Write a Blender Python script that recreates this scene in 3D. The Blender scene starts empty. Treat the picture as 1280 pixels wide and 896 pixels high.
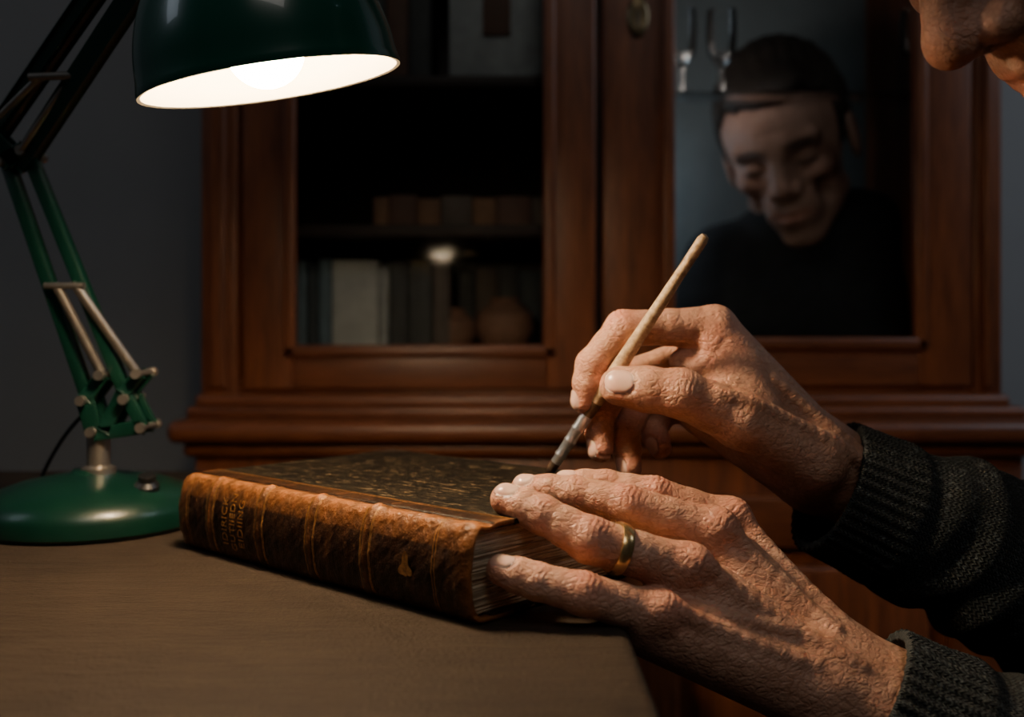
import bpy, bmesh, math, numpy as np
from mathutils import Vector, Matrix
np.random.seed(4)
EYE = 0.89     # eye level above floor (m); desk top at 0.75
sc = bpy.context.scene
# ------------------------------------------------------------------ utils
def link(o, parent=None):
    sc.collection.objects.link(o)
    if parent: o.parent = parent
    return o
def empty(name):
    e = bpy.data.objects.new(name, None); e.empty_display_size = .05
    return link(e)
def V(*a): return np.array(a, dtype=float)
def unit(a):
    a = np.array(a, float); return a/np.linalg.norm(a)
def mm(p): return Vector((p[0]/1000, p[1]/1000, p[2]/1000+EYE))

# ------------------------------------------------------------------ materials
def new_mat(name):
    m = bpy.data.materials.new(name); m.use_nodes = True
    nt = m.node_tree; nt.nodes.clear()
    out = nt.nodes.new('ShaderNodeOutputMaterial')
    b = nt.nodes.new('ShaderNodeBsdfPrincipled')
    nt.links.new(b.outputs[0], out.inputs[0])
    return m, nt, b
def N(nt, t, **k):
    n = nt.nodes.new(t)
    for a, v in k.items(): setattr(n, a, v)
    return n
def ramp(nt, fac, stops):
    r = nt.nodes.new('ShaderNodeValToRGB')
    e = r.color_ramp.elements
    while len(e) < len(stops): e.new(.5)
    for el, (p, c) in zip(e, stops):
        el.position = p; el.color = (*c, 1)
    nt.links.new(fac, r.inputs[0]); return r.outputs[0]
def math_(nt, op, a, b=None, c=None):
    n = nt.nodes.new('ShaderNodeMath'); n.operation = op
    for i, v in enumerate((a, b, c)):
        if v is None: continue
        if isinstance(v, (int, float)): n.inputs[i].default_value = v
        else: nt.links.new(v, n.inputs[i])
    return n.outputs[0]
def coords(nt, scale=(1,1,1), rot=(0,0,0), kind='Object'):
    tc = nt.nodes.new('ShaderNodeTexCoord'); mp = nt.nodes.new('ShaderNodeMapping')
    mp.inputs['Scale'].default_value = scale; mp.inputs['Rotation'].default_value = rot
    nt.links.new(tc.outputs[kind], mp.inputs[0]); return mp.outputs[0]
def noise(nt, vec, scale, detail=4, rough=.55, dist=0):
    n = nt.nodes.new('ShaderNodeTexNoise')
    n.inputs['Scale'].default_value = scale; n.inputs['Detail'].default_value = detail
    n.inputs['Roughness'].default_value = rough; n.inputs['Distortion'].default_value = dist
    nt.links.new(vec, n.inputs['Vector']); return n.outputs[0]
def bump(nt, b, h, strength=.3, dist=.001, prev=None):
    n = nt.nodes.new('ShaderNodeBump'); n.inputs['Strength'].default_value = strength
    n.inputs['Distance'].default_value = dist
    nt.links.new(h, n.inputs['Height'])
    if prev: nt.links.new(prev, n.inputs['Normal'])
    nt.links.new(n.outputs[0], b.inputs['Normal']); return n.outputs[0]
def mixc(nt, fac, a, c, mode='MIX'):
    m = nt.nodes.new('ShaderNodeMix'); m.data_type = 'RGBA'; m.blend_type = mode
    for s, v in ((0, fac), (6, a), (7, c)):
        if isinstance(v, (int, float)): m.inputs[s].default_value = v
        elif isinstance(v, tuple): m.inputs[s].default_value = (*v, 1)
        else: nt.links.new(v, m.inputs[s])
    return m.outputs[2]
def simple(name, col, rough=.5, metal=0, var=.25, scale=40, bmp=.1, bd=.0005, coat=0):
    m, nt, b = new_mat(name)
    v = coords(nt); n = noise(nt, v, scale)
    c = ramp(nt, n, [(.3, tuple(x*(1-var) for x in col)), (.7, tuple(min(1, x*(1+var)) for x in col))])
    nt.links.new(c, b.inputs['Base Color'])
    b.inputs['Roughness'].default_value = rough; b.inputs['Metallic'].default_value = metal
    b.inputs['Coat Weight'].default_value = coat
    if bmp: bump(nt, b, noise(nt, v, scale*6), bmp, bd)
    return m
def wood(name, dark, light, rough=.35, axis='Z', sc_=1.0):
    m, nt, b = new_mat(name)
    s = {'Z': (14, 14, 1.1), 'X': (1.1, 14, 14)}[axis]
    v = coords(nt, tuple(x*sc_ for x in s))
    n = noise(nt, v, 3.0, 8, .62, .6); n2 = noise(nt, v, 22, 4, .6)
    c = ramp(nt, n, [(.3, dark), (.72, light)])
    c = mixc(nt, .35, c, ramp(nt, n2, [(.35, tuple(x*.5 for x in dark)), (.65, light)]))
    nt.links.new(c, b.inputs['Base Color']); b.inputs['Roughness'].default_value = rough
    bump(nt, b, n2, .15, .0006); return m

def skin_mat(name, c1, c2, red, sss=.12, relief=1.0):
    m, nt, b = new_mat(name)
    at = N(nt, 'ShaderNodeAttribute', attribute_name='Col')
    sep = nt.nodes.new('ShaderNodeSeparateColor'); nt.links.new(at.outputs['Color'], sep.inputs[0])
    v = coords(nt)
    n1 = noise(nt, v, 38, 4, .6)
    c = ramp(nt, n1, [(.32, c1), (.68, c2)])
    sp = noise(nt, v, 130, 2, .6)
    c = mixc(nt, ramp(nt, sp, [(.60, (0,0,0)), (.74, (.38,.38,.38))]), c, (c1[0]*.66, c1[1]*.6, c1[2]*.55))
    c = mixc(nt, sep.outputs[1], c, red)
    w1 = noise(nt, v, 60, 2, .5)
    v2 = coords(nt, (1, 2.0, 1.5), (.3, .5, .2))
    wv = nt.nodes.new('ShaderNodeVectorMath'); wv.operation = 'MULTIPLY_ADD'
    cb = nt.nodes.new('ShaderNodeCombineXYZ')
    for i in range(3): nt.links.new(w1, cb.inputs[i])
    nt.links.new(cb.outputs[0], wv.inputs[0]); wv.inputs[1].default_value = (.012, .02, .015); nt.links.new(v2, wv.inputs[2])
    def cells(sc_):
        vo = nt.nodes.new('ShaderNodeTexVoronoi'); vo.feature = 'DISTANCE_TO_EDGE'; vo.inputs['Scale'].default_value = sc_
        nt.links.new(wv.outputs[0], vo.inputs['Vector']); return vo.outputs['Distance']
    fine = ramp(nt, cells(480), [(0, (0,0,0)), (.3, (1,1,1))])
    big = ramp(nt, cells(190), [(0, (0,0,0)), (.22, (1,1,1))])
    c = mixc(nt, math_(nt, 'MULTIPLY', math_(nt, 'SUBTRACT', 1, big), .22), c, tuple(x*.5 for x in red))
    c = mixc(nt, sep.outputs[0], c, (.80, .52, .42))
    c = mixc(nt, sep.outputs[2], c, (.02, .012, .008))
    nt.links.new(c, b.inputs['Base Color'])
    r = N(nt, 'ShaderNodeMapRange'); r.inputs[3].default_value = .42; r.inputs[4].default_value = .22
    nt.links.new(sep.outputs[0], r.inputs[0]); nt.links.new(r.outputs[0], b.inputs['Roughness'])
    b.inputs['Subsurface Weight'].default_value = sss
    b.inputs['Subsurface Radius'].default_value = (1, .35, .2); b.inputs['Subsurface Scale'].default_value = .004
    inv = math_(nt, 'SUBTRACT', 1, sep.outputs[0])
    att = lambda h: math_(nt, 'MULTIPLY', h, inv)
    p = bump(nt, b, att(fine), .34*relief, .0005)
    p = bump(nt, b, att(big), .34*relief, .0008, p)
    p = bump(nt, b, att(noise(nt, v2, 170, 4, .6, 1.2)), .58*relief, .0014, p)
    bump(nt, b, att(noise(nt, v2, 55, 2, .5, .8)), .48*relief, .0032, p)
    return m

M = {}
M['skin'] = skin_mat('skin_weathered', (.52,.265,.165), (.72,.42,.29), (.70,.235,.15))
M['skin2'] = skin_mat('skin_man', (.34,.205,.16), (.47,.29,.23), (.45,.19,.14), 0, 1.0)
m, nt, b = new_mat('knit_charcoal')
at = N(nt, 'ShaderNodeAttribute', attribute_name='Col'); sep = nt.nodes.new('ShaderNodeSeparateColor'); nt.links.new(at.outputs['Color'], sep.inputs[0])
u = math_(nt, 'DIVIDE', sep.outputs[1], .32); fr = math_(nt, 'MULTIPLY', math_(nt, 'PINGPONG', u, .5), 2)
ph = math_(nt, 'ADD', math_(nt, 'DIVIDE', sep.outputs[0], .27), math_(nt, 'MULTIPLY', fr, .75))
st_ = math_(nt, 'ADD', math_(nt, 'MULTIPLY', math_(nt, 'SINE', math_(nt, 'MULTIPLY', ph, 6.2832)), .5), .5)
h_ = math_(nt, 'MULTIPLY', st_, math_(nt, 'POWER', math_(nt, 'SINE', math_(nt, 'MULTIPLY', fr, 3.1416)), .5))
fz = noise(nt, coords(nt), 900, 3, .7); fl = noise(nt, coords(nt), 300, 2, .6)
hh = math_(nt, 'ADD', math_(nt, 'MULTIPLY', h_, .7), math_(nt, 'MULTIPLY', fz, .5))
c = ramp(nt, hh, [(.2, (.002,.003,.0035)), (.62, (.012,.017,.018)), (.95, (.045,.062,.066))])
c = mixc(nt, ramp(nt, fl, [(.58, (0,0,0)), (.68, (.6,.6,.6))]), c, (.13,.16,.17))
nt.links.new(c, b.inputs['Base Color']); b.inputs['Roughness'].default_value = .95; b.inputs['Specular IOR Level'].default_value = .1
b.inputs['Sheen Weight'].default_value = .12
bump(nt, b, hh, 1, .0026); M['knit'] = m
M['knit_dark'] = simple('wool_dark', (.010,.012,.016), .95, var=.3, scale=60)
M['trouser'] = simple('trousers_wool', (.02,.02,.024), .9)
M['shoe'] = simple('shoe_leather', (.015,.01,.008), .4)
m, nt, b = new_mat('hair_brown'); v = coords(nt, (1, 1, .25), (.4, .2, 0)); n = noise(nt, v, 380, 4, .7, .5)
c = ramp(nt, n, [(.35, (.008,.006,.005)), (.7, (.050,.035,.027))]); nt.links.new(c, b.inputs['Base Color']); b.inputs['Roughness'].default_value = .5
bump(nt, b, n, 1, .004); M['hair'] = m
M['cab'] = wood('cabinet_wood', (.075,.020,.007), (.245,.074,.024), .40, 'Z')
M['cabx'] = wood('cabinet_wood_rail', (.065,.018,.006), (.20,.060,.020), .40, 'X')
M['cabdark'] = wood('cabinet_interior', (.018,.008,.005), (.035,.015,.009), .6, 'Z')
M['cabback'] = simple('cabinet_back_painted_glow', (.15,.18,.195), .8, var=.25, scale=7)  # grey-blue stands in for the glow reflected in the right pane
M['floor'] = wood('floor_boards', (.05,.022,.01), (.10,.05,.025), .5, 'X', .6)
M['green'] = simple('green_enamel', (.0015,.023,.0145), .33, var=.06, scale=6, bmp=0, coat=.12)
M['green_s'] = simple('green_enamel_shade', (.004,.075,.052), .25, var=.05, scale=6, bmp=0, coat=.45)
M['white_en'] = simple('white_enamel', (.34,.30,.22), .6, var=.02, bmp=0)
M['steel'] = simple('brushed_steel', (.42,.385,.34), .36, .92, var=.15, scale=80, bmp=.05)
M['ferrule'] = simple('ferrule_nickel', (.70,.73,.78), .30, .88, var=.12, scale=300, bmp=.05)
M['black'] = simple('black_plastic', (.01,.01,.011), .4, bmp=0)
M['gold'] = simple('gold', (.95,.64,.28), .25, .9, var=.08, scale=200, bmp=0)
M['gilt'] = simple('gilt_tooling', (.34,.17,.055), .45, .6, var=.6, scale=500, bmp=0)
M['wall'] = simple('wall_paint', (.20,.203,.205), .9, var=.05, scale=5, bmp=.05)
M['metal_dark'] = simple('aged_brass', (.12,.09,.05), .4, .9)
M['hand_refl'] = simple('hand_reflection_brown', (.22,.11,.07), .7)  # brown of the reflected hands, for the added pot shapes

m, nt, b = new_mat('desk_leather'); v = coords(nt)
n = noise(nt, v, 6, 5, .6); n2 = noise(nt, v, 420, 3, .6); n3 = noise(nt, coords(nt, (1, 5, 1), (0, 0, .5)), 30, 4, .6)
c = ramp(nt, n, [(.3, (.028,.0195,.014)), (.7, (.041,.029,.021))])
c = mixc(nt, .3, c, ramp(nt, n3, [(.3, (.013,.009,.007)), (.7, (.060,.044,.032))]))
nt.links.new(c, b.inputs['Base Color']); b.inputs['Roughness'].default_value = .75; b.inputs['Specular IOR Level'].default_value = .15
p = bump(nt, b, n2, .8, .0014); bump(nt, b, n3, .7, .0026, p)
M['desk'] = m
M['deskwood'] = wood('desk_wood', (.03,.014,.008), (.06,.028,.014), .5, 'X')
m, nt, b = new_mat('book_leather'); v = coords(nt)
n = noise(nt, v, 55, 6, .7, .4); n2 = noise(nt, v, 330, 3, .7); n3 = noise(nt, coords(nt, (1, 1, .35)), 160, 4, .7, .5)
c = ramp(nt, n, [(.34, (.007,.003,.0018)), (.56, (.027,.0105,.004)), (.76, (.10,.038,.012))])
c = mixc(nt, .45, c, ramp(nt, n3, [(.45, (.005,.0025,.0015)), (.68, (.085,.033,.011))]))
at = N(nt, 'ShaderNodeAttribute', attribute_name='Col')
c = mixc(nt, at.outputs['Fac'], c, (.42,.155,.042))
nt.links.new(c, b.inputs['Base Color']); b.inputs['Roughness'].default_value = .42; b.inputs['Specular IOR Level'].default_value = .32
p = bump(nt, b, n2, .7, .0012); bump(nt, b, n3, .7, .0018, p)
M['leather'] = m
m, nt, b = new_mat('book_cloth'); v = coords(nt)
n = noise(nt, v, 480, 4, .75); n3 = noise(nt, coords(nt, (.35, 1, 1)), 260, 4, .8, .6); n4 = noise(nt, v, 14, 4, .6)
c = ramp(nt, n3, [(.45, (.004,.0035,.003)), (.56, (.016,.012,.008)), (.66, (.22,.155,.085))])
c = mixc(nt, ramp(nt, n4, [(.5, (0,0,0)), (.8, (.4,.4,.4))]), c, (.030,.021,.012))
nt.links.new(c, b.inputs['Base Color']); b.inputs['Roughness'].default_value = .55; b.inputs['Specular IOR Level'].default_value = .12
p = bump(nt, b, n, .8, .0012); bump(nt, b, n3, .9, .0018, p)
M['cloth'] = m
m, nt, b = new_mat('page_edges'); v = coords(nt, (3, 3, 1)); v2 = coords(nt, (.02, .02, 1))
n = noise(nt, v2, 1400, 3, .8); n2 = noise(nt, v, 25, 5, .6)
c = ramp(nt, n, [(.36, (.16,.10,.055)), (.5, (.52,.39,.25)), (.66, (.70,.56,.39))])
c = mixc(nt, ramp(nt, n2, [(.4, (0,0,0)), (.75, (.6,.6,.6))]), c, (.26,.16,.09))
nt.links.new(c, b.inputs['Base Color']); b.inputs['Roughness'].default_value = .85
bump(nt, b, n, .8, .0009); M['pages'] = m
m, nt, b = new_mat('brush_wood'); v = coords(nt); n = noise(nt, v, 260, 5, .7)
c = ramp(nt, n, [(.35, (.30,.19,.10)), (.55, (.54,.39,.23)), (.7, (.64,.50,.32))])
nt.links.new(c, b.inputs['Base Color']); b.inputs['Roughness'].default_value = .5; bump(nt, b, n, .3, .0004); M['brush'] = m
M['brush_dark'] = simple('brush_wood_stained', (.11,.06,.03), .45, var=.4, scale=300)
M['bristle'] = simple('bristles', (.045,.022,.010), .7, var=.6, scale=700)
def glassmat(name, tint, f=.045, rough=.03):
    m = bpy.data.materials.new(name); m.use_nodes = True; nt = m.node_tree; nt.nodes.clear()
    out = nt.nodes.new('ShaderNodeOutputMaterial'); mx = nt.nodes.new('ShaderNodeMixShader')
    t = nt.nodes.new('ShaderNodeBsdfTransparent'); g = nt.nodes.new('ShaderNodeBsdfGlossy')
    t.inputs[0].default_value = (*tint, 1); g.inputs['Roughness'].default_value = rough
    lw = nt.nodes.new('ShaderNodeFresnel'); lw.inputs[0].default_value = 1.5
    nt.links.new(math_(nt, 'MAXIMUM', math_(nt, 'ADD', lw.outputs[0], f), 0.0), mx.inputs[0])
    nt.links.new(t.outputs[0], mx.inputs[1]); nt.links.new(g.outputs[0], mx.inputs[2])
    nt.links.new(mx.outputs[0], out.inputs[0]); return m
M['glass'] = glassmat('pane_glass', (.95,.97,.97), -.0388, .06)
M['stem'] = glassmat('drinking_glass', (.985,.99,.99), -.035, .15)
m, nt, b = new_mat('bulb_glow')
b.inputs['Base Color'].default_value = (1,.9,.75,1); b.inputs['Emission Color'].default_value = (1,.745,.48,1); b.inputs['Emission Strength'].default_value = 295
M['bulb'] = m

# ------------------------------------------------------------------ mesh helpers
class Geo:
    def __init__(s): s.bm = bmesh.new(); s.mats = []
    def mi(s, mat):
        if mat not in s.mats: s.mats.append(mat)
        return s.mats.index(mat)
    def box(s, x0, x1, y0, y1, z0, z1, mat, bev=0, seg=2, matrix=None):
        r = bmesh.ops.create_cube(s.bm, size=1); vs = r['verts']
        for v in vs:
            v.co = Vector(((x0+x1)/2+v.co.x*(x1-x0), (y0+y1)/2+v.co.y*(y1-y0), (z0+z1)/2+v.co.z*(z1-z0)))
            if matrix: v.co = matrix @ v.co
        fs = list({f for v in vs for f in v.link_faces}); i = s.mi(mat)
        for f in fs: f.material_index = i
        if bev:
            es = list({e for v in vs for e in v.link_edges})
            rr = bmesh.ops.bevel(s.bm, geom=es, offset=bev, segments=seg, affect='EDGES', profile=.5)
            for f in rr['faces']: f.material_index = i
    def tube(s, pts, rad, mat, seg=16, cap=True):
        pts = [Vector(p) for p in pts]
        if not hasattr(rad, '__len__'): rad = [rad]*len(pts)
        i = s.mi(mat); rings = []; up = None
        for k, p in enumerate(pts):
            t = (pts[min(k+1, len(pts)-1)]-pts[max(k-1, 0)]).normalized()
            if up is None:
                up = Vector((0, 0, 1)) if abs(t.z) < .9 else Vector((1, 0, 0))
            a = t.cross(up).normalized(); c = a.cross(t).normalized(); up = c
            rings.append([s.bm.verts.new(p+(a*math.cos(2*math.pi*j/seg)+c*math.sin(2*math.pi*j/seg))*rad[k]) for j in range(seg)])
        for a, c in zip(rings, rings[1:]):
            for j in range(seg):
                f = s.bm.faces.new((a[j], a[(j+1) % seg], c[(j+1) % seg], c[j])); f.material_index = i
        if cap:
            for r in (rings[0], rings[-1][::-1]):
                f = s.bm.faces.new(r[::-1]); f.material_index = i
    def lathe(s, prof, mat, origin=(0,0,0), axis=(0,0,1), seg=64):
        ax = Vector(axis).normalized(); a = ax.orthogonal().normalized(); c = ax.cross(a); o = Vector(origin)
        rings = []; i = s.mi(mat)
        for r, h in prof:
            if r < 1e-6: rings.append([s.bm.verts.new(o+ax*h)])
            else: rings.append([s.bm.verts.new(o+ax*h+(a*math.cos(2*math.pi*j/seg)+c*math.sin(2*math.pi*j/seg))*r) for j in range(seg)])
        for k, (p, q) in enumerate(zip(rings, rings[1:])):
            for j in range(seg):
                j2 = (j+1) % seg
                if len(p) == 1 and len(q) == 1: continue
                if len(p) == 1: f = s.bm.faces.new((p[0], q[j2], q[j]))
                elif len(q) == 1: f = s.bm.faces.new((p[j], p[j2], q[0]))
                else: f = s.bm.faces.new((p[j], p[j2], q[j2], q[j]))
                f.material_index = i
    def bar(s, a, c, w, h, mat, bev=.0008, side=(0, 1, 0)):
        a = Vector(a); c = Vector(c); t = (c-a); L = t.length; t.normalize()
        sd = Vector(side); sd = (sd-t*sd.dot(t)).normalized(); w3 = t.cross(sd)
        mt = Matrix((( t.x, w3.x, sd.x, a.x), (t.y, w3.y, sd.y, a.y), (t.z, w3.z, sd.z, a.z), (0,0,0,1)))
        s.box(0, L, -w/2, w/2, -h/2, h/2, mat, bev, 2, mt)
    def obj(s, name, parent=None, smooth=True, angle=35):
        bmesh.ops.recalc_face_normals(s.bm, faces=s.bm.faces[:])
        me = bpy.data.meshes.new(name); s.bm.to_mesh(me); s.bm.free()
        for m_ in s.mats: me.materials.append(m_)
        if smooth:
            me.polygons.foreach_set('use_smooth', [True]*len(me.polygons))
            try: me.set_sharp_from_angle(angle=math.radians(angle))
            except Exception: pass
        return link(bpy.data.objects.new(name, me), parent)

# ------------------------------------------------------------------ signed distance modelling
class SDF:
    def __init__(s, lo, hi, vox):
        s.lo = np.array(lo, float); s.vox = vox
        s.n = np.ceil((np.array(hi)-s.lo)/vox).astype(int)+1
        s.ax = [(s.lo[i]+np.arange(s.n[i])*vox).astype(np.float32) for i in range(3)]
        s.D = np.full(tuple(s.n), 60, np.float32)
    def new(s): return np.full(tuple(s.n), 60, np.float32)
    def sl(s, lo, hi):
        i0 = np.clip(np.floor((np.array(lo)-s.lo)/s.vox).astype(int), 0, s.n); i1 = np.clip(np.ceil((np.array(hi)-s.lo)/s.vox).astype(int)+1, 0, s.n)
        if np.any(i1 <= i0): return None, None
        sl = tuple(slice(a, b_) for a, b_ in zip(i0, i1))
        return sl, (s.ax[0][sl[0]][:, None, None], s.ax[1][sl[1]][None, :, None], s.ax[2][sl[2]][None, None, :])
    @staticmethod
    def smin(a, b, k):
        if k <= 0: return np.minimum(a, b)
        h = np.maximum(k-np.abs(a-b), 0)/k
        return np.minimum(a, b)-h*h*k*.25
    def cap(s, a, b, ra, rb, k=3, D=None, sub=False):
        D = s.D if D is None else D
        a = np.array(a, float); b = np.array(b, float); R = max(ra, rb)+k+5
        sl, P = s.sl(np.minimum(a, b)-R, np.maximum(a, b)+R)
        if sl is None: return
        ba = b-a; L2 = max(ba@ba, 1e-9)
        px, py, pz = P[0]-np.float32(a[0]), P[1]-np.float32(a[1]), P[2]-np.float32(a[2])
        ba = ba.astype(np.float32); L2 = np.float32(L2)
        t = np.clip((px*ba[0]+py*ba[1]+pz*ba[2])/L2, 0, 1)
        qx, qy, qz = px-t*ba[0], py-t*ba[1], pz-t*ba[2]
        d = np.sqrt(qx*qx+qy*qy+qz*qz)-(np.float32(ra)+np.float32(rb-ra)*t)
        D[sl] = -s.smin(-D[sl], d, k) if sub else s.smin(D[sl], d, k)
    def ell(s, c, r, k=3, D=None, sub=False):
        D = s.D if D is None else D
        c = np.array(c, float); r = np.array(r, float); m_ = r.max()+k+5
        sl, P = s.sl(c-m_, c+m_)
        if sl is None: return
        q = [P[i]-np.float32(c[i]) for i in range(3)]
        k0 = np.sqrt(sum((q[i]/np.float32(r[i]))**2 for i in range(3))); k1 = np.sqrt(sum((q[i]/np.float32(r[i]**2))**2 for i in range(3)))+1e-6
        d = k0*(k0-1)/k1
        D[sl] = -s.smin(-D[sl], d, k) if sub else s.smin(D[sl], d.astype(np.float32), k)
    def poly(s, pts, rs, k=3, D=None, sub=False):
        for i in range(len(pts)-1): s.cap(pts[i], pts[i+1], rs[i], rs[i+1], k, D, sub)
    def union(s, E, k): s.D = s.smin(s.D, E, k)
    def local(s, c, R, fn):
        sl, P = s.sl(np.array(c)-R, np.array(c)+R)
        if sl is None: return
        s.D[sl] += fn(P[0]-c[0], P[1]-c[1], P[2]-c[2]).astype(np.float32)
    def at(s, p):
        i = np.clip(np.round((np.array(p)-s.lo)/s.vox).astype(int), 0, s.n-1); return s.D[tuple(i)]
    def snap(s, p, n, far=35):
        n = unit(n)
        for h in np.arange(far, -far, -.4):
            q = np.array(p)+n*h
            if s.at(q) < 0: return q
        return np.array(p)
    def smooth_pts(s, pts, it=4):
        pts = [np.array(p) for p in pts]
        for _ in range(it):
            pts = [pts[0]]+[(pts[i-1]+2*pts[i]+pts[i+1])/4 for i in range(1, len(pts)-1)]+[pts[-1]]
        return pts
    def crease(s, c, t, dn, w=4, lam=2.4, amp=.35, R=13):
        amp = amp*.66
        t = unit(t); dn = np.array(dn, float); dn = unit(dn-t*(dn@t)); l = np.cross(t, dn)
        def fn(x, y, z):
            a = x*t[0]+y*t[1]+z*t[2]; h = x*dn[0]+y*dn[1]+z*dn[2]; b_ = x*l[0]+y*l[1]+z*l[2]
            a2 = a+.7*np.sin(b_*.28)+.3*np.sin(b_*.7+1)
            g_ = np.cos(a2*2*np.pi/lam); g_ = np.where(g_ > 0, g_**3*1.9, g_*.22)
            return amp*g_*np.exp(-(a/w)**2)*np.clip((h+1)/6, 0, 1)*np.exp(-(b_/8.5)**4)*(.75+.25*np.sin(b_*.9+a*.8))
        s.local(c, R, fn)
    def nail(s, c, t, dn, L, W, store):
        t = unit(t); dn = np.array(dn, float); dn = unit(dn-t*(dn@t)); l = np.cross(t, dn)
        def rho(x, y, z):
            a = x*t[0]+y*t[1]+z*t[2]; b_ = x*l[0]+y*l[1]+z*l[2]
            return (np.abs(a/L)**2.6+np.abs(b_/W)**2.6)**(1/2.6)
        def up(x, y, z): return x*dn[0]+y*dn[1]+z*dn[2]
        def fn(x, y, z):
            r = rho(x, y, z); u = np.clip((up(x, y, z))/2.5, 0, 1)
            return u*(.85*np.exp(-((r-1.06)/.15)**2)-.35*(r < .97))
        s.local(c, max(L, W)*1.6+4, fn); store.append((np.array(c), rho, up, max(L, W)*1.7))
    def mesh(s, name, mat, parent=None, colfn=None, warp=None):
        D = s.D; n = s.n; S = D < 0
        cnt = np.zeros(tuple(n-1), np.uint8)
        for dx in (0, 1):
            for dy in (0, 1):
                for dz in (0, 1): cnt += S[dx:n[0]-1+dx, dy:n[1]-1+dy, dz:n[2]-1+dz]
        act = np.argwhere((cnt > 0) & (cnt < 8)); idm = np.full(tuple(n-1), -1, np.int32); idm[tuple(act.T)] = np.arange(len(act))
        acc = np.zeros((len(act), 3)); num = np.zeros(len(act))
        co = [(0,0,0),(1,0,0),(0,1,0),(1,1,0),(0,0,1),(1,0,1),(0,1,1),(1,1,1)]
        ed = [(a, b_) for a in range(8) for b_ in range(a+1, 8) if sum(abs(co[a][i]-co[b_][i]) for i in range(3)) == 1]
        val = [D[act[:, 0]+q[0], act[:, 1]+q[1], act[:, 2]+q[2]].astype(float) for q in co]
        for a, b_ in ed:
            m_ = (val[a] < 0) != (val[b_] < 0); den = val[a]-val[b_]; t = np.where(m_, val[a]/np.where(den == 0, 1, den), 0)
            p = np.array(co[a])+t[:, None]*(np.array(co[b_])-np.array(co[a]))
            acc += p*m_[:, None]; num += m_
        vs = s.lo+(act+acc/num[:, None])*s.vox
        faces = []
        for ax in range(3):
            o = [(1, 2), (2, 0), (0, 1)][ax]
            sa = [slice(None)]*3; sb = [slice(None)]*3; sa[ax] = slice(0, -1); sb[ax] = slice(1, None)
            A = S[tuple(sa)]; B = S[tuple(sb)]; e = np.argwhere(A != B)
            ok = (e[:, o[0]] > 0) & (e[:, o[1]] > 0) & (e[:, o[0]] < n[o[0]]-1) & (e[:, o[1]] < n[o[1]]-1); e = e[ok]
            ins = A[tuple(e.T)]
            q = []
            for d0, d1 in ((-1, -1), (0, -1), (0, 0), (-1, 0)):
                w = e.copy(); w[:, o[0]] += d0; w[:, o[1]] += d1; q.append(idm[tuple(w.T)])
            f = np.stack(q, 1); f[~ins] = f[~ins][:, ::-1]; faces.append(f)
        F = np.concatenate(faces).astype(np.int32); F = F[(F >= 0).all(1)]
        W = vs if warp is None else warp(vs)
        me = bpy.data.meshes.new(name)
        out = np.array(W)/1000.0; out[:, 2] += EYE
        me.vertices.add(len(out)); me.vertices.foreach_set('co', out.astype(np.float32).ravel())
        me.loops.add(F.size); me.loops.foreach_set('vertex_index', F.ravel())
        me.polygons.add(len(F)); me.polygons.foreach_set('loop_start', (np.arange(len(F))*4).astype(np.int32))
        me.update(calc_edges=True); me.validate()
        me.polygons.foreach_set('use_smooth', np.ones(len(me.polygons), bool))
        col = np.zeros((len(out), 4), np.float32); col[:, 3] = 1
        if colfn is not None: col[:, :3] = colfn(vs)
        ca = me.color_attributes.new('Col', 'FLOAT_COLOR', 'POINT'); ca.data.foreach_set('color', col.ravel())
        me.materials.append(mat)
        return link(bpy.data.objects.new(name, me), parent)

def finger(S, pts, rs, E, k=2.5):
    n = len(pts)
    for i in range(n-1):
        a, b_ = np.array(pts[i], float), np.array(pts[i+1], float); mp = (a+b_)/2
        rm = (rs[i]+rs[i+1])/2*(.92 if i < n-2 else 1.03)
        S.cap(a, mp, rs[i], rm, k, E); S.cap(mp, b_, rm, rs[i+1], k, E)

def hand_cols(nails, reds):
    def f(v):
        c = np.zeros((len(v), 3), np.float32)
        for q, rho, up, R in nails:
            d = v-q; m_ = np.linalg.norm(d, axis=1) < R
            x, y, z = d[:, 0], d[:, 1], d[:, 2]; r = rho(x, y, z)
            c[:, 0] = np.maximum(c[:, 0], np.clip((1.0-r)/.08, 0, 1)*m_*(up(x, y, z) > .6))
        for p, R, a in reds:
            d = np.linalg.norm(v-np.array(p), axis=1); c[:, 1] = np.maximum(c[:, 1], a*np.exp(-(d/R)**2))
        return c
    return f

person = empty('book_restorer')
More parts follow.
